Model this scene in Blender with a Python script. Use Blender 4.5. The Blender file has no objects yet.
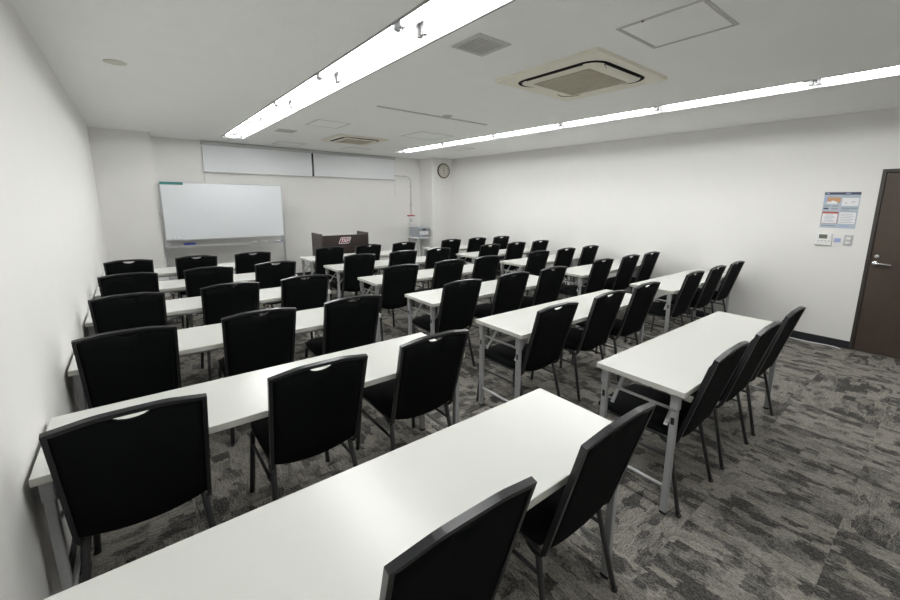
import bpy, bmesh, math, random
from mathutils import Vector, Matrix

random.seed(7)
PI = math.pi
scene = bpy.context.scene
COL = scene.collection

H = 2.565          # ceiling height
XR = 6.443         # right wall
YF = 8.76          # front wall
YB = -1.20         # wall behind the camera

# ------------------------------------------------------------------ materials
def new_mat(name):
    m = bpy.data.materials.new(name)
    m.use_nodes = True
    nt = m.node_tree
    b = nt.nodes['Principled BSDF']
    return m, nt, b

def mat(name, col, rough=0.5, metal=0.0, var=0.05, scale=30.0, bump=0.0, bscale=200.0, spec=0.5, sheen=0.0):
    m, nt, b = new_mat(name)
    N, L = nt.nodes, nt.links
    tc = N.new('ShaderNodeTexCoord')
    nz = N.new('ShaderNodeTexNoise')
    nz.inputs['Scale'].default_value = scale
    nz.inputs['Detail'].default_value = 3.0
    L.new(tc.outputs['Object'], nz.inputs['Vector'])
    mx = N.new('ShaderNodeMix')
    mx.data_type = 'RGBA'
    mx.inputs[6].default_value = (*[max(0.0, c * (1 - var)) for c in col], 1)
    mx.inputs[7].default_value = (*[min(1.0, c * (1 + var)) for c in col], 1)
    L.new(nz.outputs['Fac'], mx.inputs[0])
    L.new(mx.outputs[2], b.inputs['Base Color'])
    b.inputs['Roughness'].default_value = rough
    b.inputs['Metallic'].default_value = metal
    b.inputs['Specular IOR Level'].default_value = spec
    if sheen:
        b.inputs['Sheen Weight'].default_value = sheen
    if bump:
        n2 = N.new('ShaderNodeTexNoise')
        n2.inputs['Scale'].default_value = bscale
        n2.inputs['Detail'].default_value = 4.0
        L.new(tc.outputs['Object'], n2.inputs['Vector'])
        bp = N.new('ShaderNodeBump')
        bp.inputs['Strength'].default_value = bump
        bp.inputs['Distance'].default_value = 0.004
        L.new(n2.outputs['Fac'], bp.inputs['Height'])
        L.new(bp.outputs['Normal'], b.inputs['Normal'])
    return m

def emit_mat(name, col, strength):
    m, nt, b = new_mat(name)
    b.inputs['Base Color'].default_value = (0.9, 0.9, 0.9, 1)
    b.inputs['Emission Color'].default_value = (*col, 1)
    b.inputs['Emission Strength'].default_value = strength
    return m

def carpet_mat():
    m, nt, b = new_mat('carpet_tiles')
    N, L = nt.nodes, nt.links
    def vm(op, a, c=None):
        n = N.new('ShaderNodeVectorMath'); n.operation = op
        for i, v in enumerate((a, c)):
            if v is None: continue
            if isinstance(v, tuple): n.inputs[i].default_value = v
            else: L.new(v, n.inputs[i])
        return n.outputs[0]
    def mt(op, a, c=None, clamp=False):
        n = N.new('ShaderNodeMath'); n.operation = op; n.use_clamp = clamp
        for i, v in enumerate((a, c)):
            if v is None: continue
            if isinstance(v, (int, float)): n.inputs[i].default_value = v
            else: L.new(v, n.inputs[i])
        return n.outputs[0]
    def noise(v, scale, detail=3.0, rough=0.6, dist=0.0):
        n = N.new('ShaderNodeTexNoise')
        n.inputs['Scale'].default_value = scale
        n.inputs['Detail'].default_value = detail
        n.inputs['Roughness'].default_value = rough
        n.inputs['Distortion'].default_value = dist
        L.new(v, n.inputs['Vector'])
        return n.outputs['Fac']
    def ramp(f, p0, p1):
        n = N.new('ShaderNodeMapRange')
        n.inputs['From Min'].default_value = p0
        n.inputs['From Max'].default_value = p1
        L.new(f, n.inputs['Value'])
        return n.outputs[0]
    tc = N.new('ShaderNodeTexCoord').outputs['Object']
    sp = N.new('ShaderNodeSeparateXYZ'); L.new(tc, sp.inputs[0])
    x, y = sp.outputs[0], sp.outputs[1]
    tx = mt('FLOOR', mt('DIVIDE', mt('ADD', x, 20.05), 0.5))
    ty = mt('FLOOR', mt('DIVIDE', mt('ADD', y, 20.12), 0.5))
    ct = N.new('ShaderNodeCombineXYZ'); L.new(tx, ct.inputs[0]); L.new(ty, ct.inputs[1])
    wn = N.new('ShaderNodeTexWhiteNoise'); L.new(ct.outputs[0], wn.inputs['Vector'])
    chk = mt('GREATER_THAN', wn.outputs['Value'], 0.28)
    ca = N.new('ShaderNodeCombineXYZ'); L.new(x, ca.inputs[0]); L.new(y, ca.inputs[1])
    cb = N.new('ShaderNodeCombineXYZ'); L.new(y, cb.inputs[0]); L.new(x, cb.inputs[1])
    mx = N.new('ShaderNodeMix'); mx.data_type = 'VECTOR'
    L.new(chk, mx.inputs[0]); L.new(ca.outputs[0], mx.inputs[4]); L.new(cb.outputs[0], mx.inputs[5])
    p = mx.outputs[1]
    off = vm('MULTIPLY', wn.outputs['Color'], (9.0, 9.0, 0.0))
    p = vm('ADD', p, off)
    def cells(v, sx, sy, seed):
        n = N.new('ShaderNodeTexVoronoi'); n.distance = 'CHEBYCHEV'
        n.inputs['Scale'].default_value = 1.0
        n.inputs['Randomness'].default_value = 0.9
        L.new(vm('ADD', vm('MULTIPLY', v, (sx, sy, 1.0)), (seed, seed * 1.7, 0.0)), n.inputs['Vector'])
        q = N.new('ShaderNodeSeparateXYZ'); L.new(n.outputs['Color'], q.inputs[0])
        return q.outputs[0]
    wob = N.new('ShaderNodeTexNoise'); wob.inputs['Scale'].default_value = 26.0; wob.inputs['Detail'].default_value = 4.0
    L.new(vm('MULTIPLY', p, (1.0, 2.5, 1.0)), wob.inputs['Vector'])
    pd = vm('ADD', p, vm('MULTIPLY', vm('SUBTRACT', wob.outputs['Color'], (0.5, 0.5, 0.5)), (0.060, 0.026, 0.0)))
    big = cells(pd, 6.4, 12.0, 0.0)
    mid = cells(pd, 12.0, 24.0, 5.0)
    low = noise(vm('MULTIPLY', p, (1.0, 1.8, 1.0)), 5.0, 3.0, 0.6)
    mix_ = mt('ADD', mt('ADD', mt('MULTIPLY', big, 0.50), mt('MULTIPLY', mid, 0.34)), mt('MULTIPLY', low, 0.45))
    blot = ramp(mix_, 0.52, 0.88)                                    # ragged blocky patches
    speck = noise(vm('MULTIPLY', p, (1.0, 2.0, 1.0)), 70.0, 3.0, 0.8)
    streak = noise(vm('MULTIPLY', p, (9.0, 95.0, 1.0)), 1.6, 4.0, 0.75)
    grain = noise(tc, 260.0, 2.0, 0.7)
    k = mt('ADD', mt('MULTIPLY', blot, 0.75), mt('MULTIPLY', ramp(speck, 0.45, 0.60), 0.50), True)
    cm = N.new('ShaderNodeMix'); cm.data_type = 'RGBA'
    L.new(k, cm.inputs[0])
    cm.inputs[6].default_value = CARPET_LIGHT
    cm.inputs[7].default_value = CARPET_DARK
    mod = mt('ADD', mt('MULTIPLY', ramp(streak, 0.3, 0.7), 0.95), mt('MULTIPLY', ramp(grain, 0.3, 0.7), 0.55))
    mod = mt('ADD', mod, 0.3)
    tone = mt('ADD', mt('MULTIPLY', wn.outputs['Value'], 0.12), 0.94)
    mod = mt('MULTIPLY', mod, tone)
    hs = N.new('ShaderNodeVectorMath'); hs.operation = 'SCALE'
    L.new(cm.outputs[2], hs.inputs[0]); L.new(mod, hs.inputs['Scale'])
    L.new(hs.outputs[0], b.inputs['Base Color'])
    b.inputs['Roughness'].default_value = 0.95
    b.inputs['Specular IOR Level'].default_value = 0.1
    bp = N.new('ShaderNodeBump'); bp.inputs['Strength'].default_value = 0.5; bp.inputs['Distance'].default_value = 0.004
    L.new(mt('ADD', grain, streak), bp.inputs['Height']); L.new(bp.outputs['Normal'], b.inputs['Normal'])
    return m

CARPET_LIGHT = (0.300, 0.284, 0.254, 1)
CARPET_DARK = (0.044, 0.043, 0.042, 1)
TUBE = 46.5

M = dict(
    wall=mat('white_wallpaper', (0.795, 0.79, 0.775), 0.85, var=0.015, scale=6, bump=0.25, bscale=260, spec=0.2),
    ceiling=mat('ceiling_plaster', (0.915, 0.92, 0.91), 0.95, var=0.02, scale=5, bump=0.6, bscale=70, spec=0.1),
    carpet=carpet_mat(),
    base=mat('charcoal_baseboard', (0.016, 0.018, 0.022), 0.5),
    top=mat('white_melamine', (0.645, 0.655, 0.625), 0.27, var=0.01, scale=4),
    edge=mat('white_edge_band', (0.60, 0.60, 0.555), 0.5, var=0.02),
    steel=mat('silver_painted_steel', (0.37, 0.38, 0.385), 0.45, metal=0.0, var=0.05),
    pale_steel=mat('pale_painted_steel', (0.50, 0.51, 0.515), 0.4),
    chrome=mat('bright_steel', (0.70, 0.71, 0.72), 0.25, metal=0.9, var=0.03),
    alum=mat('aluminium', (0.58, 0.59, 0.60), 0.35, metal=0.7, var=0.04),
    frame=mat('charcoal_metal', (0.022, 0.023, 0.0255), 0.30, metal=0.1, var=0.12, scale=60),
    legs=mat('dark_grey_metal', (0.048, 0.049, 0.052), 0.36, metal=0.1, var=0.1, scale=60),
    fabric=mat('black_fabric', (0.0050, 0.0058, 0.0062), 0.92, var=0.35, scale=180, bump=0.4, bscale=500, spec=0.12),
    seat=mat('black_seat_fabric', (0.0075, 0.0082, 0.0092), 0.9, var=0.35, scale=180, bump=0.4, bscale=500, spec=0.15),
    black=mat('black_plastic', (0.012, 0.012, 0.013), 0.5),
    board=mat('whiteboard_enamel', (0.76, 0.79, 0.82), 0.22, var=0.01, scale=3),
    screen=mat('blind_fabric', (0.79, 0.81, 0.835), 0.8, var=0.015, scale=5, bump=0.1, bscale=400),
    teal=mat('teal_plastic', (0.045, 0.22, 0.22), 0.5),
    blue=mat('blue_plastic', (0.022, 0.030, 0.26), 0.5),
    paleblue=mat('pale_blue_sticker', (0.34, 0.40, 0.66), 0.6),
    beige=mat('beige_plastic', (0.80, 0.78, 0.67), 0.55, var=0.02),
    beigedark=mat('beige_grille', (0.50, 0.47, 0.37), 0.7, var=0.06),
    dark=mat('dark_gap', (0.010, 0.009, 0.008), 0.8),
    white=mat('white_plastic', (0.82, 0.83, 0.83), 0.45, var=0.01),
    reflector=mat('darkened_reflector', (0.32, 0.33, 0.34), 0.4, var=0.01),  # white reflector, its colour greyed to hold down the tube glare
    grey=mat('grey_plastic', (0.36, 0.39, 0.43), 0.5, var=0.04),
    greylight=mat('light_grey_enamel', (0.55, 0.56, 0.56), 0.5, var=0.03),
    vent=mat('grey_vent', (0.52, 0.52, 0.50), 0.6),
    ventdark=mat('dark_vent_slot', (0.18, 0.18, 0.17), 0.8),
    door=mat('dark_brown_door', (0.064, 0.046, 0.034), 0.42, var=0.18, scale=9),
    doorframe=mat('dark_brown_steel', (0.040, 0.034, 0.031), 0.4, var=0.08),
    lectern=mat('dark_brown_laminate', (0.034, 0.022, 0.020), 0.45, var=0.15, scale=12),
    lectern_side_lit=mat('lit_brown_laminate', (0.085, 0.073, 0.067), 0.45, var=0.12, scale=12),  # same brown laminate, lightened to paint in the light on the sides
    crimson=mat('crimson_print', (0.26, 0.012, 0.035), 0.5),
    red=mat('red_plastic', (0.36, 0.035, 0.03), 0.5),
    socket=mat('darkened_lamp_socket', (0.16, 0.16, 0.16), 0.5),  # pale sockets, colour darkened so they show against the glowing tubes
    glass=mat('dark_night_glass', (0.012, 0.013, 0.014), 0.1),
    lcd=mat('lcd_screen', (0.13, 0.14, 0.11), 0.3),
    bronze=mat('bronze_rim', (0.14, 0.12, 0.085), 0.4, metal=0.5),
    cream=mat('cream_dial', (0.62, 0.61, 0.54), 0.5, var=0.02),
    paper=mat('pale_blue_paper', (0.42, 0.49, 0.56), 0.6, var=0.02),
    navy=mat('navy_print', (0.055, 0.065, 0.12), 0.6),
    orange=mat('orange_print', (0.55, 0.30, 0.15), 0.6),
    printwhite=mat('white_print', (0.78, 0.78, 0.80), 0.6),
    printgrey=mat('grey_print', (0.30, 0.33, 0.38), 0.6),
    printred=mat('red_print', (0.42, 0.10, 0.07), 0.6),
    tube=emit_mat('fluorescent_tube', (1.0, 0.995, 0.97), TUBE),
)

# ------------------------------------------------------------------ mesh helpers
def box(bm, x0, x1, y0, y1, z0, z1, bev=0.0, seg=2, mi=0):
    x0, x1 = min(x0, x1), max(x0, x1); y0, y1 = min(y0, y1), max(y0, y1); z0, z1 = min(z0, z1), max(z0, z1)
    vs = [bm.verts.new((x, y, z)) for z in (z0, z1) for y in (y0, y1) for x in (x0, x1)]
    fs = [(0, 2, 3, 1), (4, 5, 7, 6), (0, 1, 5, 4), (2, 6, 7, 3), (0, 4, 6, 2), (1, 3, 7, 5)]
    faces = [bm.faces.new([vs[i] for i in f]) for f in fs]
    for f in faces: f.material_index = mi
    if bev > 0:
        es = list({e for f in faces for e in f.edges})
        r = bmesh.ops.bevel(bm, geom=es, offset=bev, segments=seg, affect='EDGES', profile=0.5)
        for f in r['faces']: f.material_index = mi
    return faces

def fillet(pts, rad, n=4):
    pts = [Vector(p) for p in pts]
    out = [pts[0]]
    for i in range(1, len(pts) - 1):
        a, p, c = pts[i - 1], pts[i], pts[i + 1]
        d1, d2 = (a - p), (c - p)
        r = min(rad, d1.length * 0.49, d2.length * 0.49)
        s, e = p + d1.normalized() * r, p + d2.normalized() * r
        for k in range(n + 1):
            t = k / n
            out.append((1 - t) ** 2 * s + 2 * t * (1 - t) * p + t * t * e)
    out.append(pts[-1])
    return out

def tube(bm, pts, r, n=8, mi=0, rx=None, square=False):
    """sweep a round (or square) section along pts"""
    pts = [Vector(p) for p in pts]
    rx = r if rx is None else rx
    t0 = (pts[1] - pts[0]).normalized()
    up = Vector((0, 0, 1)) if abs(t0.z) < 0.9 else Vector((0, 1, 0))
    nrm = (up - t0 * up.dot(t0)).normalized()
    rings = []
    for i, p in enumerate(pts):
        if i == 0: t = (pts[1] - p)
        elif i == len(pts) - 1: t = (p - pts[i - 1])
        else: t = (pts[i + 1] - p).normalized() + (p - pts[i - 1]).normalized()
        t.normalize()
        nrm = (nrm - t * nrm.dot(t)).normalized()
        bi = t.cross(nrm)
        ring = []
        if square:
            for sx, sy in ((-1, -1), (1, -1), (1, 1), (-1, 1)):
                ring.append(bm.verts.new(p + nrm * (sx * r) + bi * (sy * rx)))
        else:
            for k in range(n):
                a = 2 * PI * k / n
                ring.append(bm.verts.new(p + nrm * (math.cos(a) * r) + bi * (math.sin(a) * rx)))
        rings.append(ring)
    m = len(rings[0])
    for a, c in zip(rings, rings[1:]):
        for k in range(m):
            f = bm.faces.new((a[k], a[(k + 1) % m], c[(k + 1) % m], c[k]))
            f.smooth = not square; f.material_index = mi
    for ring in (rings[0], rings[-1]):
        f = bm.faces.new(ring); f.material_index = mi

def disc(bm, c, axis, r, h, n=32, mi=0, bev=0.0):
    """short cylinder starting at c along axis"""
    ax = Vector(axis).normalized()
    c = Vector(c)
    if bev > 0 and h > bev:
        prof = [(r, 0), (r, h - bev), (r - bev * 0.3, h - bev * 0.3), (r - bev, h)]
    else:
        prof = [(r, 0), (r, h)]
    lathe(bm, c, ax, prof, n, mi)

def lathe(bm, c, ax, prof, n=32, mi=0):
    ax = Vector(ax).normalized(); c = Vector(c)
    u = ax.orthogonal().normalized(); v = ax.cross(u)
    rings = []
    for r, h in prof:
        rings.append([bm.verts.new(c + ax * h + (u * math.cos(2 * PI * k / n) + v * math.sin(2 * PI * k / n)) * r) for k in range(n)])
    for a, b in zip(rings, rings[1:]):
        for k in range(n):
            f = bm.faces.new((a[k], a[(k + 1) % n], b[(k + 1) % n], b[k])); f.material_index = mi
            f.smooth = True
    for ring in (rings[0], rings[-1]):
        f = bm.faces.new(ring); f.material_index = mi

def prism(bm, poly, d, mi=0):
    """poly: list of Vectors (planar), extruded by vector d"""
    poly = [Vector(p) for p in poly]; d = Vector(d)
    a = [bm.verts.new(p) for p in poly]; b = [bm.verts.new(p + d) for p in poly]
    n = len(a)
    for f in [bm.faces.new(a), bm.faces.new(b)] + [bm.faces.new((a[k], a[(k + 1) % n], b[(k + 1) % n], b[k])) for k in range(n)]:
        f.material_index = mi

def obj(name, bm, m, parent=None, loc=None):
    bmesh.ops.recalc_face_normals(bm, faces=bm.faces)
    me = bpy.data.meshes.new(name)
    bm.to_mesh(me); bm.free()
    for k in (m if isinstance(m, (list, tuple)) else [m]):
        me.materials.append(M[k] if isinstance(k, str) else k)
    o = bpy.data.objects.new(name, me)
    COL.objects.link(o)
    if parent is not None: o.parent = parent
    if loc is not None: o.location = loc
    return o

def thing(name, label, cat, loc=(0, 0, 0), group=None):
    o = bpy.data.objects.new(name, None)
    o.empty_display_size = 0.1
    COL.objects.link(o); o.location = loc
    return tag(o, label, cat, group)

def tag(o, label, cat, group=None):
    o['label'] = label; o['category'] = cat
    if group: o['group'] = group
    return o

def struct(name, bm, m, parent=None):
    o = obj(name, bm, m, parent)
    if parent is None: o['kind'] = 'structure'
    return o

def copy_tree(o, parent=None):
    c = o.copy(); COL.objects.link(c)
    if parent is not None: c.parent = parent
    for ch in [k for k in o.children if k.parent == o]:
        copy_tree(ch, c)
    return c

B = bmesh.new

# ------------------------------------------------------------------ the room
bm = B(); box(bm, -0.15, XR + 0.15, YB - 0.15, YF + 0.15, -0.08, 0.0); struct('floor', bm, 'carpet')
bm = B(); box(bm, -0.15, 0.0, YB - 0.15, YF + 0.15, 0, H + 0.2); struct('wall_left', bm, 'wall')
bm = B(); box(bm, 0, XR, YF, YF + 0.15, 0, H + 0.2); struct('wall_front', bm, 'wall')
bm = B(); box(bm, 0, XR, YB - 0.15, YB, 0, H + 0.2); struct('wall_back', bm, 'wall')
DY0, DY1, DZ = -0.10, 0.818, 1.964
bm = B()
box(bm, XR, XR + 0.15, DY1, YF + 0.15, 0, H + 0.2)
box(bm, XR, XR + 0.15, YB - 0.15, DY0, 0, H + 0.2)
box(bm, XR, XR + 0.15, DY0, DY1, DZ, H + 0.2)
struct('wall_right', bm, 'wall')
bm = B(); box(bm, 0, 0.700, 8.26, YF, 0, H + 0.02); struct('wall_left_pillar', bm, 'wall')
bm = B(); box(bm, 5.875, XR, 8.20, YF, 0, H + 0.02, 0.012, 3); struct('wall_right_pillar', bm, 'wall')

# ceiling slab with the two openings of the light lines
LX = (1.610, 1.920); RX = (4.650, 4.940)
LY = (-0.22, 8.03); RY = (-0.22, 7.82)
bm = B()
def slab(x0, x1, y0, y1): box(bm, x0, x1, y0, y1, H, H + 0.16)
slab(-0.15, LX[0], YB - 0.15, YF + 0.15)
slab(LX[0], LX[1], YB - 0.15, LY[0]); slab(LX[0], LX[1], LY[1], YF + 0.15)
slab(LX[1], RX[0], YB - 0.15, YF + 0.15)
slab(RX[0], RX[1], YB - 0.15, RY[0]); slab(RX[0], RX[1], RY[1], YF + 0.15)
slab(RX[1], XR + 0.15, YB - 0.15, YF + 0.15)
struct('ceiling', bm, 'ceiling')

# baseboards
bm = B(); box(bm, XR - 0.010, XR, DY1, 8.20, 0, 0.090, 0.003, 1); struct('baseboard_right', bm, 'base')
bm = B(); box(bm, 0, 0.010, YB, 8.26, 0, 0.090, 0.003, 1); struct('baseboard_left', bm, 'base')
bm = B(); box(bm, 0.70, 5.875, YF - 0.010, YF, 0, 0.090, 0.003, 1); struct('baseboard_front', bm, 'base')

# door in the right wall
d = bpy.data.objects.new('door_1', None); COL.objects.link(d); d.location = (XR, (DY0 + DY1) / 2, 0); d['kind'] = 'structure'
w2 = (DY1 - DY0) / 2
bm = B()
for s in (-1, 1): box(bm, -0.004, 0.12, s * (w2 - 0.032), s * w2, 0, DZ, 0.002, 1)
box(bm, -0.004, 0.12, -w2 + 0.032, w2 - 0.032, DZ - 0.034, DZ, 0.002, 1)
obj('door_frame', bm, 'doorframe', d)
bm = B(); box(bm, 0.010, 0.050, -w2 + 0.034, w2 - 0.034, 0.006, DZ - 0.038, 0.002, 1)
leaf = obj('door_leaf', bm, 'door', d)
hy = 0.745 - (DY0 + DY1) / 2
bm = B()
lathe(bm, (0.010, hy, 0.985), (-1, 0, 0), [(0.026, 0), (0.026, 0.006), (0.020, 0.010), (0.010, 0.012), (0.010, 0.045)], 20)
tube(bm, fillet([(-0.032, hy + 0.006, 0.985), (-0.034, hy - 0.03, 0.985), (-0.030, hy - 0.125, 0.983)], 0.02), 0.009, 10)
hd = obj('lever_handle', bm, 'chrome', leaf); hd['label'] = 'steel lever handle'
bm = B()
lathe(bm, (0.010, hy - 0.005, 1.060), (-1, 0, 0), [(0.019, 0), (0.019, 0.006), (0.014, 0.010), (0.007, 0.012)], 20)
box(bm, -0.018, 0.0, hy - 0.008, hy - 0.002, 1.047, 1.073, 0.002, 1)
tt = obj('thumb_turn', bm, 'alum', leaf); tt['label'] = 'small round steel lock turn'

# ------------------------------------------------------------------ ceiling lights
def light_line(name, label, xs, ys, joints):
    xc = (xs[0] + xs[1]) / 2; hw = (xs[1] - xs[0]) / 2
    t = thing(name, label, 'ceiling light', (xc, (ys[0] + ys[1]) / 2, H), 'recessed fluorescent light lines')
    yc = (ys[0] + ys[1]) / 2
    y0, y1 = ys[0] - yc, ys[1] - yc
    dp = 0.085
    bm = B()
    # flange lip, sloping sides, top, central ridge
    sec = [(-hw - 0.012, -0.004), (-hw + 0.006, -0.004), (-hw + 0.006, 0.0), (-hw + 0.035, dp), (-0.022, dp), (-0.012, 0.045), (0.012, 0.045), (0.022, dp),
           (hw - 0.035, dp), (hw - 0.006, 0.0), (hw - 0.006, -0.004), (hw + 0.012, -0.004)]
    back = [(hw + 0.012, -0.0005), (hw - 0.002, -0.0005), (hw - 0.004, 0.004), (hw - 0.030, dp + 0.006), (-hw + 0.030, dp + 0.006), (-hw + 0.004, 0.004), (-hw + 0.002, -0.0005), (-hw - 0.012, -0.0005)]
    prof = sec + back
    prism(bm, [(x, y0 - 0.0, z) for x, z in prof], (0, y1 - y0, 0))
    # end plates
    for ya, yb in ((y0 + 0.002, y0 + 0.006), (y1 - 0.006, y1 - 0.002)):
        box(bm, -hw + 0.006, hw - 0.006, ya, yb, -0.003, dp + 0.004)
    for ya, yb in ((y0 - 0.012, y0), (y1, y1 + 0.012)):
        box(bm, -hw - 0.012, hw + 0.012, ya, yb, -0.004, -0.0005)
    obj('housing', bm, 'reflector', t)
    for a, b in zip(joints, joints[1:]):
        for sx in (-0.078, 0.078):
            bm = B()
            tube(bm, [(sx, a + 0.045 - yc, 0.030), (sx, b - 0.045 - yc, 0.030)], 0.0155, 12)
            tb = obj('tube', bm, 'tube', t); tb['label'] = 'glowing white tube'
            for yy, s in ((a, 1), (b, -1)):
                bm = B()
                box(bm, sx - 0.018, sx + 0.018, yy + s * 0.012 - yc, yy + s * 0.045 - yc, 0.006, dp, 0.003, 1)
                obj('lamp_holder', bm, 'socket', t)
light_line('ceiling_light', 'long recessed twin tube light line over the table rows by the whiteboard', LX, LY, [-0.14, 1.163, 2.462, 3.760, 5.060, 6.360, 7.660, 8.010])
light_line('ceiling_light', 'long recessed twin tube light line running toward the clock and poster wall', RX, RY, [-0.14, 1.163, 2.462, 3.760, 5.060, 6.410, 7.800])

# ------------------------------------------------------------------ ceiling fittings
def rrect(hx, hy, r, n=6):
    out = []
    for cx, cy, a0 in ((hx - r, hy - r, 0), (-hx + r, hy - r, 90), (-hx + r, -hy + r, 180), (hx - r, -hy + r, 270)):
        for k in range(n + 1):
            a = math.radians(a0 + 90 * k / n)
            out.append((cx + r * math.cos(a), cy + r * math.sin(a)))
    return out

def ring(bm, outer, inner, z, mi=0, z2=None):
    """strip between two loops of equal length"""
    z2 = z if z2 is None else z2
    a = [bm.verts.new((x, y, z)) for x, y in outer]; b = [bm.verts.new((x, y, z2)) for x, y in inner]
    n = len(a)
    for k in range(n):
        f = bm.faces.new((a[k], a[(k + 1) % n], b[(k + 1) % n], b[k])); f.material_index = mi
    return a, b

def aircon(loc, sc_, label):
    """ceiling cassette: square panel, rounded slot all round, centre plate with a slatted grille, four lens-shaped flaps"""
    t = thing('ceiling_air_conditioner', label, 'air conditioner', (loc[0], loc[1], H), 'ceiling air conditioners')
    S = lambda pts: [(x * sc_, y * sc_) for x, y in pts]
    half = 0.475
    so = rrect(0.362, 0.402, 0.13); si = rrect(0.334, 0.374, 0.110)
    outer = []
    for x, y in so:
        k = half / max(abs(x), abs(y))
        outer.append((max(-half, min(half, x * k)), max(-half, min(half, y * k))))
    for q, (cx, cy) in enumerate(((half, half), (-half, half), (-half, -half), (half, -half))):
        outer[q * 7 + 3] = (cx, cy)
    so, si, outer = S(so), S(si), S(outer)
    bm = B()
    ring(bm, outer, so, -0.022, 0)
    ring(bm, outer, outer, 0.0, 0, -0.022)
    bmesh.ops.remove_doubles(bm, verts=bm.verts, dist=1e-5)
    obj('outer_panel', bm, 'beige', t)
    bm = B()
    prism(bm, [(x, y, -0.003) for x, y in S(rrect(0.37, 0.41, 0.13))], (0, 0, -0.004))
    ring(bm, so, so, -0.0225, 0, -0.004); ring(bm, si, si, -0.0255, 0, -0.004)
    sl = obj('slot', bm, 'dark', t); sl['label'] = 'dark rounded air slot'
    bm = B()
    ci = S(rrect(0.285, 0.315, 0.05))
    ring(bm, si, ci, -0.026, 0, -0.036)
    bm.faces.new([bm.verts.new((x, y, -0.036)) for x, y in ci])
    bmesh.ops.remove_doubles(bm, verts=bm.verts, dist=1e-5)
    obj('centre_panel', bm, 'beige', t)
    bm = B()
    gx, gy = 0.250 * sc_, 0.262 * sc_
    box(bm, -gx, gx, -gy, gy, -0.036, -0.039, 0, 1, 0)
    for k in range(21):
        yy = -gy + 2 * gy * (k + 0.5) / 21
        box(bm, -gx, gx, yy - 0.004, yy + 0.004, -0.039, -0.042)
    for k in range(4):
        xx = -gx + 2 * gx * k / 3
        box(bm, xx - 0.004, xx + 0.004, -gy, gy, -0.039, -0.0425)
    g = obj('intake_grille', bm, 'beigedark', t); g['label'] = 'darker beige slatted grille'
    for q in range(4):
        L = 0.225 if q % 2 else 0.255
        off = (0.330, 0.370)[q % 2]
        R = Matrix.Rotation(q * PI / 2, 4, 'Z')
        def lens(e):
            pts = []
            for k in range(17):
                u = -1 + 2 * k / 16
                pts.append((off + 0.004 + e, u * (L + e)))
            for k in range(16, -1, -1):
                u = -1 + 2 * k / 16
                pts.append((off - 0.050 * (1 - u * u) - e, u * (L + e)))
            return [R @ Vector((x * sc_, y * sc_, 0)) for x, y in pts]
        bm = B()
        prism(bm, [v + Vector((0, 0, -0.0335)) for v in lens(0.0)], (0, 0, 0.012))
        fl = obj('louver', bm, 'beige', t)
        bm = B()
        prism(bm, [v + Vector((0, 0, -0.0315)) for v in lens(0.0045)], (0, 0, 0.008))
        obj('louver_gap', bm, 'dark', fl)
    return t
aircon((3.245, 2.320), 1.0, 'large beige ceiling cassette air conditioner beside the square access hatch')
aircon((3.330, 6.760), 0.86, 'smaller looking beige cassette air conditioner above the lectern area')

def vent(loc, hx, hy, label, n):
    t = thing('ceiling_vent', label, 'vent', (loc[0], loc[1], H), 'ceiling air vents')
    bm = B()
    ix, iy = hx - 0.028, hy - 0.028
    for a in ((-hx, hx, -hy, -iy), (-hx, hx, iy, hy), (-hx, -ix, -iy, iy), (ix, hx, -iy, iy)):
        box(bm, *a, -0.008, 0.0)
    obj('vent_frame', bm, 'greylight', t)
    bm = B(); box(bm, -ix, ix, -iy, iy, -0.0035, -0.001); obj('backing', bm, 'ventdark', t)
    for k in range(n):
        yy = -iy + 2 * iy * (k + 0.5) / n
        bm = B(); box(bm, -ix, ix, yy - iy / n * 0.62, yy + iy / n * 0.62, -0.007, -0.004); obj('slat', bm, 'vent', t)
    bm = B(); box(bm, -0.004, 0.004, -iy, iy, -0.0075, -0.0035); obj('mullion', bm, 'vent', t)
vent((2.188, 2.312), 0.132, 0.138, 'square grey slatted ceiling vent next to the brightest light line', 9)
vent((2.225, 6.640), 0.125, 0.125, 'small grey ceiling vent near the white blinds', 7)

def hatch(loc, hx, hy, label, wide):
    t = thing('access_hatch', label, 'ceiling hatch', (loc[0], loc[1], H), 'ceiling access hatches')
    bm = B()
    w = 0.020 if wide else 0.010
    for a in ((-hx, hx, -hy, -hy + w), (-hx, hx, hy - w, hy), (-hx, -hx + w, -hy + w, hy - w), (hx - w, hx, -hy + w, hy - w)):
        box(bm, *a, -0.004, 0.0)
    obj('hatch_frame', bm, 'vent', t)
    bm = B()
    g = 0.004
    box(bm, -hx + w + g, hx - w - g, -hy + w + g, hy - w - g, -0.003, -0.0005)
    obj('hatch_panel', bm, 'ceiling', t)
    bm = B(); box(bm, -hx + w, hx - w, -hy + w, hy - w, -0.0004, 0.0); obj('gap', bm, 'ventdark', t)
    if wide:
        bm = B(); disc(bm, (-hx + w * 0.5, hy * 0.35, -0.004), (0, 0, -1), 0.007, 0.003, 12); obj('lock', bm, 'dark', t)
hatch((2.832, 1.390), 0.226, 0.238, 'square access hatch with a thick grey frame beside the big air conditioner', True)
hatch((2.485, 5.690), 0.215, 0.235, 'thin framed ceiling hatch between the far air conditioner and lit line', False)
hatch((3.995, 5.620), 0.300, 0.290, 'thin framed ceiling hatch just beyond the ceiling rail', False)
hatch((2.680, 8.110), 0.225, 0.240, 'thin framed ceiling hatch close to the gap between the blinds', False)
hatch((5.285, 6.510), 0.225, 0.250, 'thin framed ceiling hatch between the light line and the clock', False)
hatch((3.905, 8.010), 0.225, 0.235, 'thin framed ceiling hatch above the blind nearest the clock', False)

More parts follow.
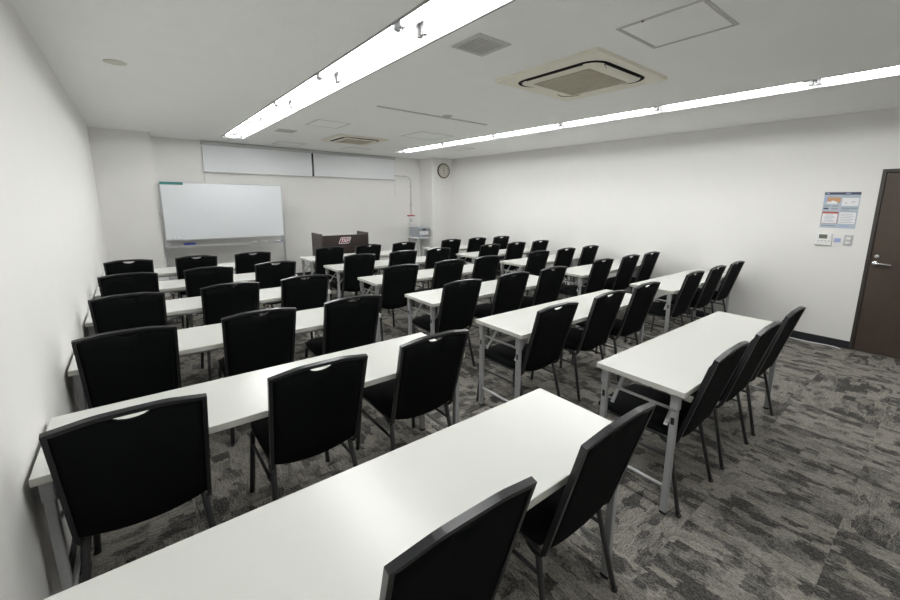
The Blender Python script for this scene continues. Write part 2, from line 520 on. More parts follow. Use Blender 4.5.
bm = B(); lathe(bm, (0.385, 4.33, H), (0, 0, -1), [(0.068, 0), (0.068, 0.003), (0.060, 0.006), (0.055, 0.007), (0.0, 0.013)][:4], 32)
tag(obj('ceiling_cover', bm, 'cream'), 'flat round off-white cover on the ceiling near the bare wall', 'ceiling cover')
t = thing('smoke_detector', 'small round smoke detector on the ceiling beside the thin rail', 'smoke detector', (3.33, 4.20, H))
bm = B(); lathe(bm, (0, 0, 0), (0, 0, -1), [(0.060, 0), (0.060, 0.006), (0.040, 0.012)], 28); obj('base', bm, 'greylight', t)
bm = B(); lathe(bm, (0, 0, -0.012), (0, 0, -1), [(0.032, 0), (0.030, 0.014), (0.018, 0.022)], 24); obj('sensor_head', bm, 'vent', t)
t = thing('ceiling_rail', 'thin dark straight rail across the ceiling beside the smoke detector', 'ceiling rail', (3.258, 4.300, H))
bm = B(); box(bm, -0.775, 0.775, -0.016, -0.008, -0.006, 0); box(bm, -0.775, 0.775, 0.008, 0.016, -0.006, 0); obj('track', bm, 'vent', t)
bm = B(); box(bm, -0.772, 0.772, -0.008, 0.008, -0.002, 0); obj('groove', bm, 'ventdark', t)

# ------------------------------------------------------------------ tables
TD = 0.482; TZ = 0.70
def make_table():
    t = thing('folding_table', '', 'table', (0, 0, 0), 'white folding tables in rows')
    hx, hy = 0.9, TD / 2
    bm = B(); box(bm, -hx, hx, -hy, hy, TZ - 0.030, TZ, 0.003, 2)
    bm.normal_update()
    for f in bm.faces:
        if abs(f.normal.z) < 0.5: f.material_index = 1
    obj('tabletop', bm, ['top', 'edge'], t)
    # steel rails under the top
    bm = B()
    for s in (-1, 1):
        box(bm, -hx + 0.06, hx - 0.06, s * 0.185 - 0.012, s * 0.185 + 0.012, TZ - 0.052, TZ - 0.030)
    obj('under_frame', bm, 'steel', t)
    for ex in (-1, 1):
        xl = ex * (hx - 0.030)
        for sy in (-1, 1):
            yl = sy * 0.192
            bm = B()
            box(bm, xl - 0.014, xl + 0.014, yl - 0.0165, yl + 0.0165, 0.012, TZ - 0.10, 0.004, 2)
            box(bm, xl - 0.018, xl + 0.018, yl - 0.021, yl + 0.021, TZ - 0.112, TZ - 0.030, 0.004, 2)
            lg = obj('leg', bm, 'steel', t)
            bm = B()
            box(bm, xl - 0.0155, xl + 0.0155, yl - 0.018, yl + 0.018, 0.0, 0.016, 0.003, 1)
            obj('foot_cap', bm, 'black', lg)
            bm = B(); box(bm, xl + ex * 0.0135, xl + ex * 0.0155, yl - 0.008, yl + 0.008, 0.508, 0.545)
            lt = obj('latch', bm, 'black', lg)
        bm = B(); tube(bm, [(xl - ex * 0.016, -0.178, 0.575), (xl - ex * 0.016, 0.178, 0.575)], 0.008, 8); obj('crossbar', bm, 'pale_steel', t)
        bm = B(); tube(bm, [(xl, -0.178, 0.150), (xl, 0.178, 0.150)], 0.0095, 8); obj('foot_bar', bm, 'pale_steel', t)
        for sy in (-1, 1):
            bm = B()
            yb = sy * 0.150
            tube(bm, [(xl - ex * 0.010, yb, 0.480), (xl - ex * 0.165, yb, 0.668)], 0.0045, rx=0.009, square=True)
            tube(bm, [(xl - ex * 0.016, yb, 0.500), (xl - ex * 0.016, sy * 0.192, 0.500)], 0.005, 6)
            obj('brace', bm, 'pale_steel', t)
    return t

tx = {'L': 0.016 + 0.9, 'M': 2.319 + 0.9, 'R': 4.590 + 0.9}
tfar = {'L': [6.655, 5.62, 4.57, 3.521, 2.463, 1.401], 'M': [6.690, 5.68, 4.595, 3.530, 2.473, 1.414], 'R': [6.680, 5.645, 4.585, 3.575, 2.472]}
ORD = ['first', 'second', 'third', 'fourth', 'fifth', 'sixth']
ANCHOR = {'L': 'the whiteboard', 'M': 'the lectern', 'R': 'the grey bin'}
proto_table = make_table()
first = True
for c in 'LMR':
    for r, yf in enumerate(tfar[c]):
        t = proto_table if first else copy_tree(proto_table)
        first = False
        t.location = (tx[c], yf - TD / 2, 0)
        t['label'] = 'white-topped folding table on steel legs, %s one back from %s' % (ORD[r], ANCHOR[c])

# ------------------------------------------------------------------ chairs
# local y: 0 is the front edge line of the table above, -y towards the camera end
BZ0, BZ1 = 0.400, 0.8785
def back_y(z): return 0.045 - 0.135 * (z - BZ0) / (BZ1 - BZ0)
def half_w(z): return 0.206 + 0.010 * (z - BZ0) / (BZ1 - BZ0)
def crown(x):  # height of the top rail over its corners
    a = abs(x) / 0.216
    if a > 0.45: return 0.020 * (1 - (a - 0.45) / 0.55) ** 1.0 * 0.96
    return 0.020 * (0.96 + 0.04 * (1 - (a / 0.45) ** 2))

def make_chair():
    t = thing('banquet_chair', '', 'chair', (0, 0, 0), 'black cushioned chairs at the folding tables')
    # --- back frame: swept flat band
    outer, inner = [], []
    th = 0.015
    zs = [0.395 + (BZ1 - 0.395) * k / 6 for k in range(7)]
    for z in zs:
        outer.append((-half_w(z), z)); inner.append((-half_w(z) + th, z))
    inner[-1] = (-half_w(BZ1) + th, BZ1 - th * 0.7)
    xs = [-0.216 + 0.432 * k / 16 for k in range(1, 16)]
    for x in xs:
        outer.append((x, BZ1 + crown(x))); inner.append((max(-0.2005, min(0.2005, x)), BZ1 + crown(x) - th))
    for z in reversed(zs):
        outer.append((half_w(z), z)); inner.append((half_w(z) - th, z))
    inner[len(zs) + len(xs)] = (half_w(BZ1) - th, BZ1 - th * 0.7)
    bm = B()
    def P(x, z, dy): return (x, back_y(z) + dy, z + dy * 0.28)
    d0, d1 = -0.010, 0.010
    quad = [[bm.verts.new(P(*o, d0)), bm.verts.new(P(*o, d1)), bm.verts.new(P(*i, d1)), bm.verts.new(P(*i, d0))] for o, i in zip(outer, inner)]
    for a, b in zip(quad, quad[1:]):
        for k in range(4):
            bm.faces.new((a[k], a[(k + 1) % 4], b[(k + 1) % 4], b[k]))
    bm.faces.new(quad[0]); bm.faces.new(quad[-1])
    for s in (-1, 1):   # J bends at the foot of the frame, into the seat rail
        tube(bm, fillet([(s * 0.199, 0.046, 0.412), (s * 0.199, 0.058, 0.372), (s * 0.194, 0.100, 0.364), (s * 0.184, 0.150, 0.388)], 0.030, 4), 0.009, 8)
    es = [e for e in bm.edges if len(e.link_faces) == 2 and e.calc_face_angle(0) > 1.0 and e.verts[0] in sum(quad, []) and e.verts[1] in sum(quad, [])]
    bmesh.ops.bevel(bm, geom=es, offset=0.0020, segments=2, affect='EDGES', profile=0.5)
    obj('back_frame', bm, 'frame', t)
    # --- padded back panel with a grip cut-out under the top rail
    us = sorted(set([-1 + 2 * k / 12 for k in range(13)] + [v / 0.2 for v in (-0.052, -0.046, -0.035, -0.018, 0.018, 0.035, 0.046, 0.052)]))
    nv = 8
    bm = B()
    rear, front = [], []
    for v in range(nv + 1):
        rr, fr = [], []
        for u in us:
            w = 0.2015 - 0.003
            zt = BZ1 + crown(u * 0.2) - th + 0.001
            x_ = u * w
            if abs(x_) < 0.052: zt -= 0.028 * math.sqrt(max(0.0, 1 - (x_ / 0.052) ** 2))
            zb = 0.418 - 0.040 * (1 - abs(u) ** 2.2)
            f = v / nv
            z = zb + (zt - zb) * f
            x = u * (half_w(z) - th + 0.001)
            e = min(1.0, (1 - abs(u)) / 0.10) * min(1.0, f / 0.06 + 0.15) * min(1.0, (1 - f) / 0.06 + 0.15)
            if abs(x_) < 0.06: e *= min(1.0, max(0.0, 1 - f) / 0.22)
            rr.append(bm.verts.new(P(x, z, -0.005 - 0.004 * e)))
            fr.append(bm.verts.new(P(x, z, 0.005 + 0.020 * e)))
        rear.append(rr); front.append(fr)
    nu = len(us)
    for v in range(nv):
        for k in range(nu - 1):
            for gset in (rear, front):
                f = bm.faces.new((gset[v][k], gset[v][k + 1], gset[v + 1][k + 1], gset[v + 1][k])); f.smooth = True
        for k in (0, nu - 1):
            bm.faces.new((rear[v][k], rear[v + 1][k], front[v + 1][k], front[v][k]))
    for v in (0, nv):
        for k in range(nu - 1):
            bm.faces.new((rear[v][k], rear[v][k + 1], front[v][k + 1], front[v][k]))
    obj('backrest', bm, 'fabric', t)
    # --- seat cushion
    bm = B()
    nx, ny = 10, 10
    topv, botv = [], []
    for j in range(ny + 1):
        a, b = [], []
        for i in range(nx + 1):
            u = -1 + 2 * i / nx; v = -1 + 2 * j / ny
            k = max(abs(u), abs(v))
            # squircle footprint
            x = 0.200 * u * math.sqrt(1 - 0.10 * v * v * v * v); y = 0.290 + 0.232 * v * math.sqrt(1 - 0.10 * u ** 4)
            e = max(0.0, 1 - k) * 5
            lift = 0.022 * math.sqrt(min(1.0, e)) + 0.010 * (1 - u * u) * (1 - v * v)
            fr = 0.016 * max(0.0, v) ** 3
            a.append(bm.verts.new((x, y, 0.432 + lift - fr))); b.append(bm.verts.new((x * 0.985, 0.29 + (y - 0.29) * 0.985, 0.398)))
        topv.append(a); botv.append(b)
    for j in range(ny):
        for i in range(nx):
            f = bm.faces.new((topv[j][i], topv[j][i + 1], topv[j + 1][i + 1], topv[j + 1][i])); f.smooth = True
            bm.faces.new((botv[j][i], botv[j + 1][i], botv[j + 1][i + 1], botv[j][i + 1]))
    for i in range(nx):
        for j in (0, ny):
            f = bm.faces.new((topv[j][i], topv[j][i + 1], botv[j][i + 1], botv[j][i])); f.smooth = True
            f = bm.faces.new((topv[i][j], topv[i + 1][j], botv[i + 1][j], botv[i][j])); f.smooth = True
    obj('seat', bm, 'seat', t)
    # --- under-seat frame
    bm = B()
    for s in (-1, 1):
        tube(bm, [(s * 0.184, 0.135, 0.387), (s * 0.184, 0.440, 0.387)], 0.011, 8)
    for yy in (0.15, 0.42):
        tube(bm, [(-0.190, yy, 0.387), (0.190, yy, 0.387)], 0.009, 8)
    obj('seat_frame', bm, 'legs', t)
    for s in (-1, 1):
        bm = B()
        tube(bm, fillet([(s * 0.184, 0.150, 0.387), (s * 0.184, 0.088, 0.387), (s * 0.213, -0.008, 0.0)], 0.030, 5), 0.0105, 10, rx=0.0135)
        disc(bm, (s * 0.213, -0.008, 0.0), (0, 0, 1), 0.014, 0.014, 12)
        obj('leg', bm, 'legs', t)
        bm = B()
        tube(bm, fillet([(s * 0.184, 0.425, 0.387), (s * 0.185, 0.482, 0.380), (s * 0.212, 0.505, 0.0)], 0.045, 5), 0.0105, 10, rx=0.0135)
        disc(bm, (s * 0.212, 0.505, 0.0), (0, 0, 1), 0.014, 0.014, 12)
        obj('leg', bm, 'legs', t)
        bm = B()
        tube(bm, [(s * 0.190, 0.052, 0.285), (s * 0.191, 0.488, 0.285)], 0.008, 8)
        obj('stretcher', bm, 'legs', t)
    return t

# measured small departures from an even row: column, row -> (y of back top, [x of the three chairs])
seats = {
    'L': [(6.085, [.275, .915, 1.540]), (5.035, [.271, .914, 1.563]), (3.990, [.275, .936, 1.546]), (2.944, [.270, .927, 1.551]), (1.893, [.290, .930, 1.543]), (0.832, [None, .892, 1.543])],
    'M': [(6.140, [2.590, 3.210, 3.860]), (5.130, [2.600, 3.250, 3.870]), (4.030, [2.582, 3.245, 3.860]), (2.966, [2.589, 3.240, 3.860]), (1.896, [2.582, 3.235, 3.835]), (0.848, [2.598, 3.203, 3.785])],
    'R': [(6.160, [4.840, 5.485, 6.130]), (5.110, [4.867, 5.493, 6.123]), (4.045, [4.836, 5.485, 6.125]), (2.990, [4.880, 5.545, 6.140]), (1.910, [4.836, 5.475, 6.095])],
}
END = {'L': ['bare wall end', 'middle seat', 'aisle end'], 'M': ['whiteboard side end', 'middle seat', 'poster wall side end'], 'R': ['aisle end', 'middle seat', 'poster wall end']}
proto_chair = make_chair()
first = True
for c in 'LMR':
    for r, (yt, xs) in enumerate(seats[c]):
        for k, x in enumerate(xs):
            if x is None: continue
            t = proto_chair if first else copy_tree(proto_chair)
            first = False
            x = max(tx[c] - 0.640, min(tx[c] + 0.640, x))
            t.location = (x, min(yt + 0.090, tfar[c][r] - TD - 0.003), 0)
            t.rotation_euler = (0, 0, math.radians(random.uniform(-0.6, 0.6)))
            t['label'] = 'black cushioned chair, %s of the %s table back from %s' % (END[c][k], ORD[r], ANCHOR[c])

# ------------------------------------------------------------------ whiteboard on its stand
t = thing('whiteboard', 'large white writing board on a silver wheeled stand beside the pillar', 'whiteboard', (1.62, 8.225, 0))
BX0, BX1, BZa, BZb = -0.885, 0.905, 0.913, 1.832
bm = B(); box(bm, BX0 + 0.008, BX1 - 0.008, -0.018, 0.014, BZa + 0.008, BZb - 0.008); obj('board', bm, 'board', t)
bm = B()
for a in ((BX0, BX1, BZa - 0.006, BZa + 0.012), (BX0, BX1, BZb - 0.012, BZb)):
    box(bm, a[0], a[1], -0.022, 0.018, a[2], a[3], 0.002, 1)
for a in ((BX0, BX0 + 0.010), (BX1 - 0.010, BX1)):
    box(bm, a[0], a[1], -0.022, 0.018, BZa + 0.012, BZb - 0.012, 0.002, 1)
obj('board_frame', bm, 'alum', t)
bm = B()
box(bm, BX0, BX1, -0.095, -0.010, 0.814, 0.822); box(bm, BX0, BX1, -0.098, -0.092, 0.796, 0.832)
box(bm, BX0 - 0.02, BX1 + 0.02, -0.012, 0.018, 0.786, 0.822, 0.002, 1)
box(bm, BX0 + 0.02, BX0 + 0.05, 0.002, 0.016, 0.80, 0.92); box(bm, BX1 - 0.05, BX1 - 0.02, 0.002, 0.016, 0.80, 0.92)
obj('pen_tray', bm, 'alum', t)
for s, xx, zt in ((-1, BX0 - 0.004, 1.81), (1, BX1 + 0.008, 1.35)):
    bm = B(); box(bm, xx - 0.014, xx + 0.014, 0.0195, 0.050, 0.12, zt, 0.003, 1); obj('post', bm, 'alum', t)
    bm = B(); box(bm, xx - 0.016, xx + 0.016, -0.235, 0.275, 0.085, 0.120, 0.004, 1)
    ft = obj('foot', bm, 'alum', t)
    for yy in (-0.21, 0.25):
        bm = B(); lathe(bm, (xx - 0.011, yy, 0.034), (1, 0, 0), [(0.030, 0), (0.034, 0.004), (0.034, 0.018), (0.030, 0.022)], 20)
        box(bm, xx - 0.014, xx + 0.014, yy - 0.012, yy + 0.012, 0.045, 0.088)
        obj('caster', bm, 'black', ft)
    if s > 0: continue
    bm = B(); lathe(bm, (xx + s * 0.010, 0.034, 1.335), (s, 0, 0), [(0.018, 0), (0.020, 0.01), (0.012, 0.03)], 16); obj('knob', bm, 'white', t)
bm = B(); tube(bm, [(BX0, 0.034, 0.30), (BX1, 0.034, 0.30)], 0.012, 8); obj('crossbar', bm, 'alum', t)

bm = B(); box(bm, 0.738, 1.040, 8.198, 8.203, 1.792, 1.833, 0.001, 1)
tag(obj('magnetic_strip', bm, 'teal'), 'teal magnetic strip at the top corner of the whiteboard', 'magnet strip')
t = thing('board_eraser', 'dark blue eraser lying on the whiteboard pen tray', 'eraser', (1.042, 8.175, 0.8222))
bm = B(); box(bm, -0.08, 0.08, -0.025, 0.025, 0.012, 0.040, 0.004, 2); obj('grip', bm, 'blue', t)
bm = B(); box(bm, -0.078, 0.078, -0.024, 0.024, 0.0, 0.012); obj('felt_pad', bm, 'grey', t)
for k, (x, m_, lab) in enumerate(((2.02, 'black', 'black capped marker on the pen tray, the one nearest the eraser'), (2.19, 'printgrey', 'grey marker on the pen tray, between two other markers'), (2.41, 'blue', 'blue marker at the pen tray end nearest the lectern'))):
    t = thing('marker_pen', lab, 'marker', (x, 8.155, 0.8312), 'markers on the pen tray')
    bm = B(); tube(bm, [(-0.065, 0, 0), (0.025, 0, 0)], 0.009, 10); obj('barrel', bm, 'white', t)
    bm = B(); tube(bm, [(0.025, 0, 0), (0.068, 0, 0)], 0.0095, 10); obj('cap', bm, m_, t)
for k, (x, lab) in enumerate(((0.790, 'outer'), (0.848, 'middle'), (0.905, 'inner'))):
    bm = B(); lathe(bm, (x, 8.2065, 0.948 + 0.002 * k), (0, -1, 0), [(0.016, 0), (0.016, 0.006), (0.012, 0.009)], 16)
    tag(obj('round_magnet', bm, 'white'), 'small white round magnet on lower whiteboard corner, %s of three' % {'outer': 'closest to the pillar', 'middle': 'middle one', 'inner': 'farthest from pillar'}[lab], 'magnet', 'white magnets on the whiteboard')

# ------------------------------------------------------------------ high window and its roller blinds
bm = B(); box(bm, 1.44, 5.15, YF - 0.012, YF + 0.02, 2.045, 2.50); struct('window_1', bm, 'glass')
def blind(x0, x1, zb, label, cord_x):
    xc = (x0 + x1) / 2; hw = (x1 - x0) / 2
    t = thing('roller_blind', label, 'blind', (xc, YF, 0), 'white roller blinds')
    bm = B(); box(bm, -hw, hw, -0.066, -0.013, 2.500, 2.552, 0.006, 2); obj('headrail', bm, 'greylight', t)
    bm = B(); box(bm, -hw + 0.012, hw - 0.012, -0.036, -0.033, zb + 0.012, 2.51); obj('blind_cloth', bm, 'screen', t)
    bm = B(); box(bm, -hw + 0.010, hw - 0.010, -0.042, -0.027, zb, zb + 0.016, 0.002, 1); b = obj('bottom_bar', bm, 'vent', t); b['label'] = 'grey bottom bar'
    bm = B(); tube(bm, [(cord_x - xc, -0.026, 2.51), (cord_x - xc, -0.026, zb - 0.38)], 0.0022, 6); obj('pull_cord', bm, 'vent', t)
blind(1.405, 3.294, 2.030, 'white roller blind part lowered, the one above the whiteboard', 1.412)
blind(3.308, 5.185, 2.040, 'white roller blind part lowered, the one nearest the thin conduit', 5.178)

# conduit and wall box
t = thing('wall_conduit', 'thin grey pipe bending down the wall beside the blind', 'conduit', (5.62, YF, 1.7))
bm = B(); tube(bm, fillet([(-0.43, -0.013, 0.447), (0.0, -0.013, 0.447), (0.0, -0.013, -0.47)], 0.16, 8), 0.0085, 8); obj('pipe', bm, 'greylight', t)
for x, z, hz in ((-0.17, 0.447, False), (0.0, 0.215, True), (0.0, -0.215, True)):
    bm = B()
    if hz: box(bm, x - 0.020, x + 0.020, -0.024, 0.0, z - 0.010, z + 0.010, 0.002, 1)
    else: box(bm, x - 0.010, x + 0.010, -0.024, 0.0, z - 0.020, z + 0.020, 0.002, 1)
    obj('pipe_clip', bm, 'vent', t)
t = thing('wall_box', 'small white wall box with a red cap under the thin pipe', 'wall box', (5.603, YF, 1.10))
bm = B(); box(bm, -0.050, 0.050, -0.045, 0.0, -0.095, 0.108, 0.006, 2); obj('body', bm, 'white', t)
bm = B(); box(bm, -0.090, 0.090, -0.060, 0.0, 0.108, 0.134, 0.006, 2); c = obj('cap', bm, 'red', t); c['label'] = 'red cap'
bm = B(); box(bm, -0.026, 0.026, -0.049, -0.045, -0.030, 0.060, 0.002, 1); obj('cover_plate', bm, 'greylight', t)

# ------------------------------------------------------------------ clock
t = thing('wall_clock', 'round wall clock with bronze rim high on the far pillar', 'clock', (6.183, 8.20, 2.284))
bm = B()
lathe(bm, (0, 0, 0), (0, -1, 0), [(0.172, 0), (0.174, 0.018), (0.168, 0.034), (0.158, 0.038), (0.150, 0.030), (0.148, 0.022)], 48)
obj('rim', bm, 'bronze', t)
bm = B(); disc(bm, (0, -0.010, 0), (0, -1, 0), 0.150, 0.014, 48); face_ = obj('dial', bm, 'cream', t)
for k in range(12):
    a = PI / 6 * k
    bm = B()
    L_ = 0.022
    c0 = Vector((math.sin(a), 0, math.cos(a)))
    tv = Vector((math.cos(a), 0, -math.sin(a)))
    w = 0.007
    pts = [c0 * 0.108 - tv * w, c0 * 0.108 + tv * w, c0 * (0.108 + L_) + tv * w, c0 * (0.108 + L_) - tv * w]
    prism(bm, [p + Vector((0, -0.024, 0)) for p in pts], (0, -0.001, 0)); obj('hour_mark', bm, 'dark', face_)
bm = B(); prism(bm, [(-0.005, -0.026, -0.02), (0.005, -0.026, -0.02), (0.003, -0.026, 0.120), (-0.003, -0.026, 0.120)], (0, -0.002, 0)); obj('minute_hand', bm, 'dark', t)
bm = B(); prism(bm, [(-0.006, -0.029, 0.02), (0.006, -0.029, 0.02), (0.004, -0.029, -0.078), (-0.004, -0.029, -0.078)], (0, -0.002, 0)); obj('hour_hand', bm, 'dark', t)

# ------------------------------------------------------------------ lectern
LXc = 3.333
t = thing('lectern', 'wide dark brown lectern with a red and white logo', 'lectern', (LXc, 7.30, 0))
bm = B(); box(bm, -0.428, 0.428, 0.004, 0.026, 0.03, 0.956, 0.003, 1); obj('front_panel', bm, 'lectern', t)
for s_ in (-1, 1):
    n = 6; r = 0.026
    xa, xb = s_ * 0.457, s_ * 0.428
    pts = [(xa, 0.470), (xa, r)] + [(xa - s_ * (r - r * math.cos(PI / 2 * k / n)), r - r * math.sin(PI / 2 * k / n)) for k in range(1, n + 1)] + [(xb, 0.0), (xb, 0.470)]
    bm = B(); prism(bm, [(x, y, 0.0) for x, y in pts], (0, 0, 0.986))
    es = [e for e in bm.edges if all(v.co.z > 0.98 for v in e.verts)]
    bmesh.ops.bevel(bm, geom=es, offset=0.007, segments=3, affect='EDGES', profile=0.5)
    obj('side_panel', bm, 'lectern_side_lit', t)
bm = B(); box(bm, -0.428, 0.428, 0.026, 0.455, 0.890, 0.912, 0.003, 1); obj('reading_top', bm, 'lectern', t)
bm = B(); box(bm, -0.428, 0.428, 0.060, 0.44, 0.42, 0.44); obj('shelf', bm, 'lectern', t)
# logo plate: slanted outlined plate with letters
def slant(x, z): return x + 0.42 * z
def rpoly(hx, hz, r, y, n=5): return [Vector((slant(px, pz), y, pz)) for px, pz in rrect(hx, hz, r, n)]
bm = B(); prism(bm, rpoly(0.100, 0.058, 0.022, -0.001), (0, -0.005, 0))
lg = obj('logo', bm, 'printwhite', t); lg.location = (-0.016, 0.004, 0.858); lg['label'] = 'red and white slanted logo'
bm = B(); prism(bm, rpoly(0.090, 0.047, 0.016, -0.006), (0, -0.0015, 0)); obj('logo_field', bm, 'crimson', lg)
# blocky slanted letters T K P
def letter(name, rects):
    bm = B()
    for poly in rects:
        prism(bm, [Vector((slant(x, z), -0.0077, z)) for x, z in poly], (0, -0.0015, 0))
    obj(name, bm, 'printwhite', lg)
def rc(x0, x1, z0, z1): return [(x0, z0), (x1, z0), (x1, z1), (x0, z1)]
letter('letter_t', [rc(-0.078, -0.026, 0.020, 0.034), rc(-0.060, -0.044, -0.034, 0.020)])
letter('letter_k', [rc(-0.022, -0.007, -0.034, 0.034), [(-0.007, -0.006), (0.012, 0.034), (0.029, 0.034), (0.002, -0.010)], [(-0.003, 0.004), (0.008, 0.012), (0.031, -0.034), (0.013, -0.034)]])
letter('letter_p', [rc(0.034, 0.049, -0.034, 0.034), rc(0.049, 0.078, 0.022, 0.034), rc(0.049, 0.078, -0.010, 0.002), rc(0.066, 0.080, -0.004, 0.028)])

# ------------------------------------------------------------------ grey bin on a small white stand
t = thing('side_stand', 'small white stand in the corner holding the grey bin', 'stand', (5.665, 8.47, 0))
bm = B(); box(bm, -0.185, 0.185, -0.235, 0.235, 0.700, 0.722, 0.003, 1); obj('stand_top', bm, 'white', t)
for sx in (-1, 1):
    for sy in (-1, 1):
        bm = B(); box(bm, sx * 0.175 - 0.016 * (sx > 0) * 2 + 0.0, sx * 0.175 + 0.032 * (sx < 0), sy * 0.220 - 0.028 * (sy > 0), sy * 0.220 + 0.028 * (sy < 0), 0, 0.700, 0.002, 1)
        obj('leg', bm, 'greylight', t)
bm = B(); box(bm, -0.165, 0.165, 0.205, 0.215, 0.10, 0.70); obj('back_panel', bm, 'white', t)
bm = B(); box(bm, -0.170, 0.170, -0.215, 0.205, 0.200, 0.215); obj('shelf', bm, 'white', t)
t = thing('storage_bin', 'grey plastic storage bin with a white label on the stand', 'storage bin', (5.665, 8.460, 0.722))
bm = B()
def loop(h, hx, hy, r=0.03): return [(x, y) for x, y in rrect(hx, hy, r, 4)]
lo, hi = loop(0, 0.148, 0.190), loop(0, 0.163, 0.208)
a, b = ring(bm, lo, hi, 0.0, 0, 0.205)
bm.faces.new(a); bm.faces.new(b)
obj('body', bm, 'grey', t)
bm = B(); prism(bm, [(x, y, 0.205) for x, y in loop(0, 0.174, 0.220, 0.035)], (0, 0, 0.018)); prism(bm, [(x, y, 0.223) for x, y in loop(0, 0.150, 0.195, 0.03)], (0, 0, 0.012)); obj('lid', bm, 'grey', t)
bm = B(); box(bm, -0.042, 0.042, -0.228, -0.205, 0.176, 0.204, 0.003, 1); obj('hand_slot', bm, 'dark', t)
bm = B(); box(bm, -0.120, 0.120, -0.211, -0.1975, 0.070, 0.150, 0.002, 1); l = obj('label_card', bm, 'printwhite', t); l['label'] = 'white label card'
bm = B()
tube(bm, [(-0.085, -0.2125, 0.090), (-0.070, -0.2125, 0.112), (-0.055, -0.2125, 0.096)], 0.004, 5)
tube(bm, [(-0.010, -0.2125, 0.118), (0.040, -0.2125, 0.120)], 0.004, 5)
obj('pen_mark', bm, 'printgrey', l)

# ------------------------------------------------------------------ right wall: poster, control, sticker, switch, cable
bm = B()
def pb(y0, y1, z0, z1, mi, lift): box(bm, XR - 0.0016 - lift, XR - 0.0004, y0, y1, z0, z1, 0, 1, mi)
mats = ['paper', 'navy', 'orange', 'printwhite', 'printgrey', 'printred', 'white', 'paleblue']
pb(0.948, 1.247, 1.340, 1.733, 0, 0)
pb(0.948, 1.247, 1.706, 1.733, 1, .0004)
pb(1.205, 1.232, 1.715, 1.724, 7, .0008); pb(1.030, 1.070, 1.715, 1.724, 7, .0008)
pb(1.165, 1.215, 1.684, 1.690, 4, .0006); pb(1.040, 1.085, 1.690, 1.696, 4, .0006)
pb(1.105, 1.216, 1.630, 1.675, 2, .0004); pb(1.216, 1.238, 1.635, 1.675, 7, .0004)
pb(1.130, 1.215, 1.605, 1.630, 3, .0004); pb(1.150, 1.180, 1.622, 1.640, 6, .0008); pb(1.110, 1.125, 1.612, 1.630, 2, .0005)
pb(0.956, 1.092, 1.585, 1.672, 3, .0004); pb(0.985, 1.012, 1.625, 1.632, 4, .0008); pb(1.050, 1.062, 1.612, 1.618, 1, .0008)
pb(1.185, 1.235, 1.575, 1.590, 4, .0004); pb(1.115, 1.165, 1.575, 1.590, 4, .0004)
pb(1.195, 1.238, 1.545, 1.562, 1, .0004); pb(1.115, 1.172, 1.545, 1.562, 4, .0004)
pb(0.960, 1.085, 1.552, 1.568, 4, .0004); pb(1.020, 1.090, 1.535, 1.545, 4, .0004)
pb(1.106, 1.242, 1.388, 1.520, 5, .0004); pb(1.110, 1.238, 1.392, 1.498, 3, .0008)
pb(0.956, 1.098, 1.386, 1.518, 4, .0003); pb(0.959, 1.095, 1.389, 1.515, 3, .0006)
for k in range(6):
    pb(1.122 + 0.012 * (k % 3), 1.222 - 0.010 * (k % 2), 1.406 + k * 0.015, 1.410 + k * 0.015, 4, .0011)
    pb(0.972 + 0.014 * (k % 2), 1.085, 1.402 + k * 0.018, 1.406 + k * 0.018, 4, .0011)
pb(1.110, 1.230, 1.358, 1.372, 4, .0004); pb(1.000, 1.085, 1.360, 1.372, 7, .0004)
tag(obj('notice_poster', bm, mats), 'pale blue notice poster with orange picture on the wall', 'poster')  # a printed poster, flat on the wall

t = thing('wall_controller', 'white air conditioner control panel with small grey display', 'wall controller', (XR, 1.190, 1.208))
bm = B(); box(bm, -0.022, 0.0, -0.069, 0.069, -0.066, 0.066, 0.004, 2); obj('body', bm, 'white', t)
bm = B(); box(bm, -0.0235, -0.022, -0.030, 0.042, 0.010, 0.056); s = obj('display', bm, 'lcd', t); s['label'] = 'grey green display'
for yy in (-0.05, -0.02, 0.01, 0.04):
    bm = B(); box(bm, -0.0245, -0.022, yy - 0.010, yy + 0.010, -0.022, -0.010, 0.001, 1); obj('button', bm, 'greylight', t)
bm = B(); box(bm, -0.0245, -0.022, -0.06, 0.06, -0.034, -0.031); obj('flap_line', bm, 'greylight', t)
bm = B(); box(bm, XR - 0.002, XR - 0.0003, 1.046, 1.101, 1.184, 1.228); tag(obj('wall_sticker', bm, 'paleblue'), 'small pale blue sticker between the control panel and switch plate', 'sticker')
t = thing('switch_plate', 'grey metal switch plate with two white rocker switches', 'light switch', (XR, 0.985, 1.210))
bm = B(); box(bm, -0.008, 0.0, -0.035, 0.035, -0.060, 0.060, 0.002, 1); obj('plate', bm, 'alum', t)
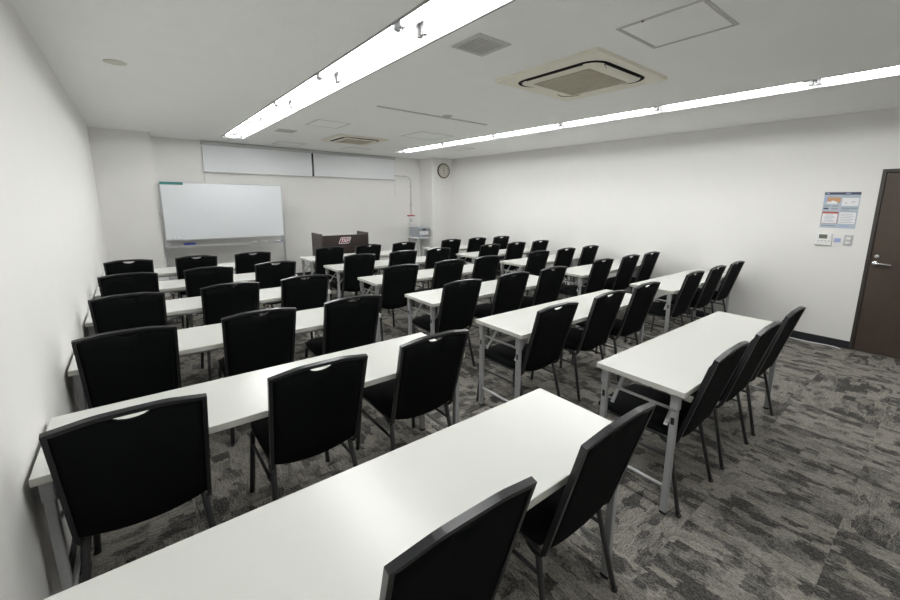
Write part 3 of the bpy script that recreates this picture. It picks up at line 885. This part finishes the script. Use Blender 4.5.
for zz in (0.024, -0.024):
    bm = B(); box(bm, -0.013, -0.008, -0.019, 0.019, zz - 0.013, zz + 0.013, 0.002, 1); obj('rocker', bm, 'white', t)

bm = B()
cp = [(6.420, 3.30, .0065), (6.416, 2.6, .0065), (6.420, 2.0, .0065), (6.412, 1.60, .0065), (6.392, 1.37, .0065), (6.372, 1.235, .0065), (6.365, 1.129, .0065), (6.395, 1.03, .0065), (6.400, 0.95, .0065), (6.372, 0.895, .0065), (6.350, 0.875, .0065)]
tube(bm, fillet(cp, 0.05, 3), 0.0055, 8)
tag(obj('white_cable', bm, 'white'), 'white cable lying on the carpet along the dark baseboard near the door', 'cable')

# ------------------------------------------------------------------ camera
cam = bpy.data.cameras.new('camera')
cam.sensor_width = 36.0
cam.lens = 403.392 / 900 * 36.0
cam.shift_x = -(466.0925 - 450) / 900
cam.shift_y = (275.7553 - 300) / 900
cam.clip_start = 0.02
co = bpy.data.objects.new('camera', cam); COL.objects.link(co)
ya, pi_, ro = (math.radians(v) for v in (39.38639, 10.54074, 0.65631))
fw = Vector((math.sin(ya) * math.cos(pi_), math.cos(ya) * math.cos(pi_), -math.sin(pi_)))
r = Vector((math.cos(ya), -math.sin(ya), 0)); u = r.cross(fw)
r2 = r * math.cos(ro) + u * math.sin(ro); u2 = -r * math.sin(ro) + u * math.cos(ro)
mw = Matrix((r2, u2, -fw)).transposed().to_4x4()
mw.translation = (0.36539, 0.21327, 1.59418)
co.matrix_world = mw
scene.camera = co

# ------------------------------------------------------------------ world and colour
w = bpy.data.worlds.new('world'); scene.world = w
w.use_nodes = True
w.node_tree.nodes['Background'].inputs[0].default_value = (0.02, 0.02, 0.02, 1)
vs = scene.view_settings
vs.view_transform = 'Standard'; vs.look = 'None'; vs.gamma = 1.0; vs.use_curve_mapping = False
vs.exposure = 0.0
scene.cycles.use_denoising = True
scene.cycles.caustics_reflective = False
scene.cycles.caustics_refractive = False
scene.cycles.max_bounces = 10
scene.cycles.diffuse_bounces = 8
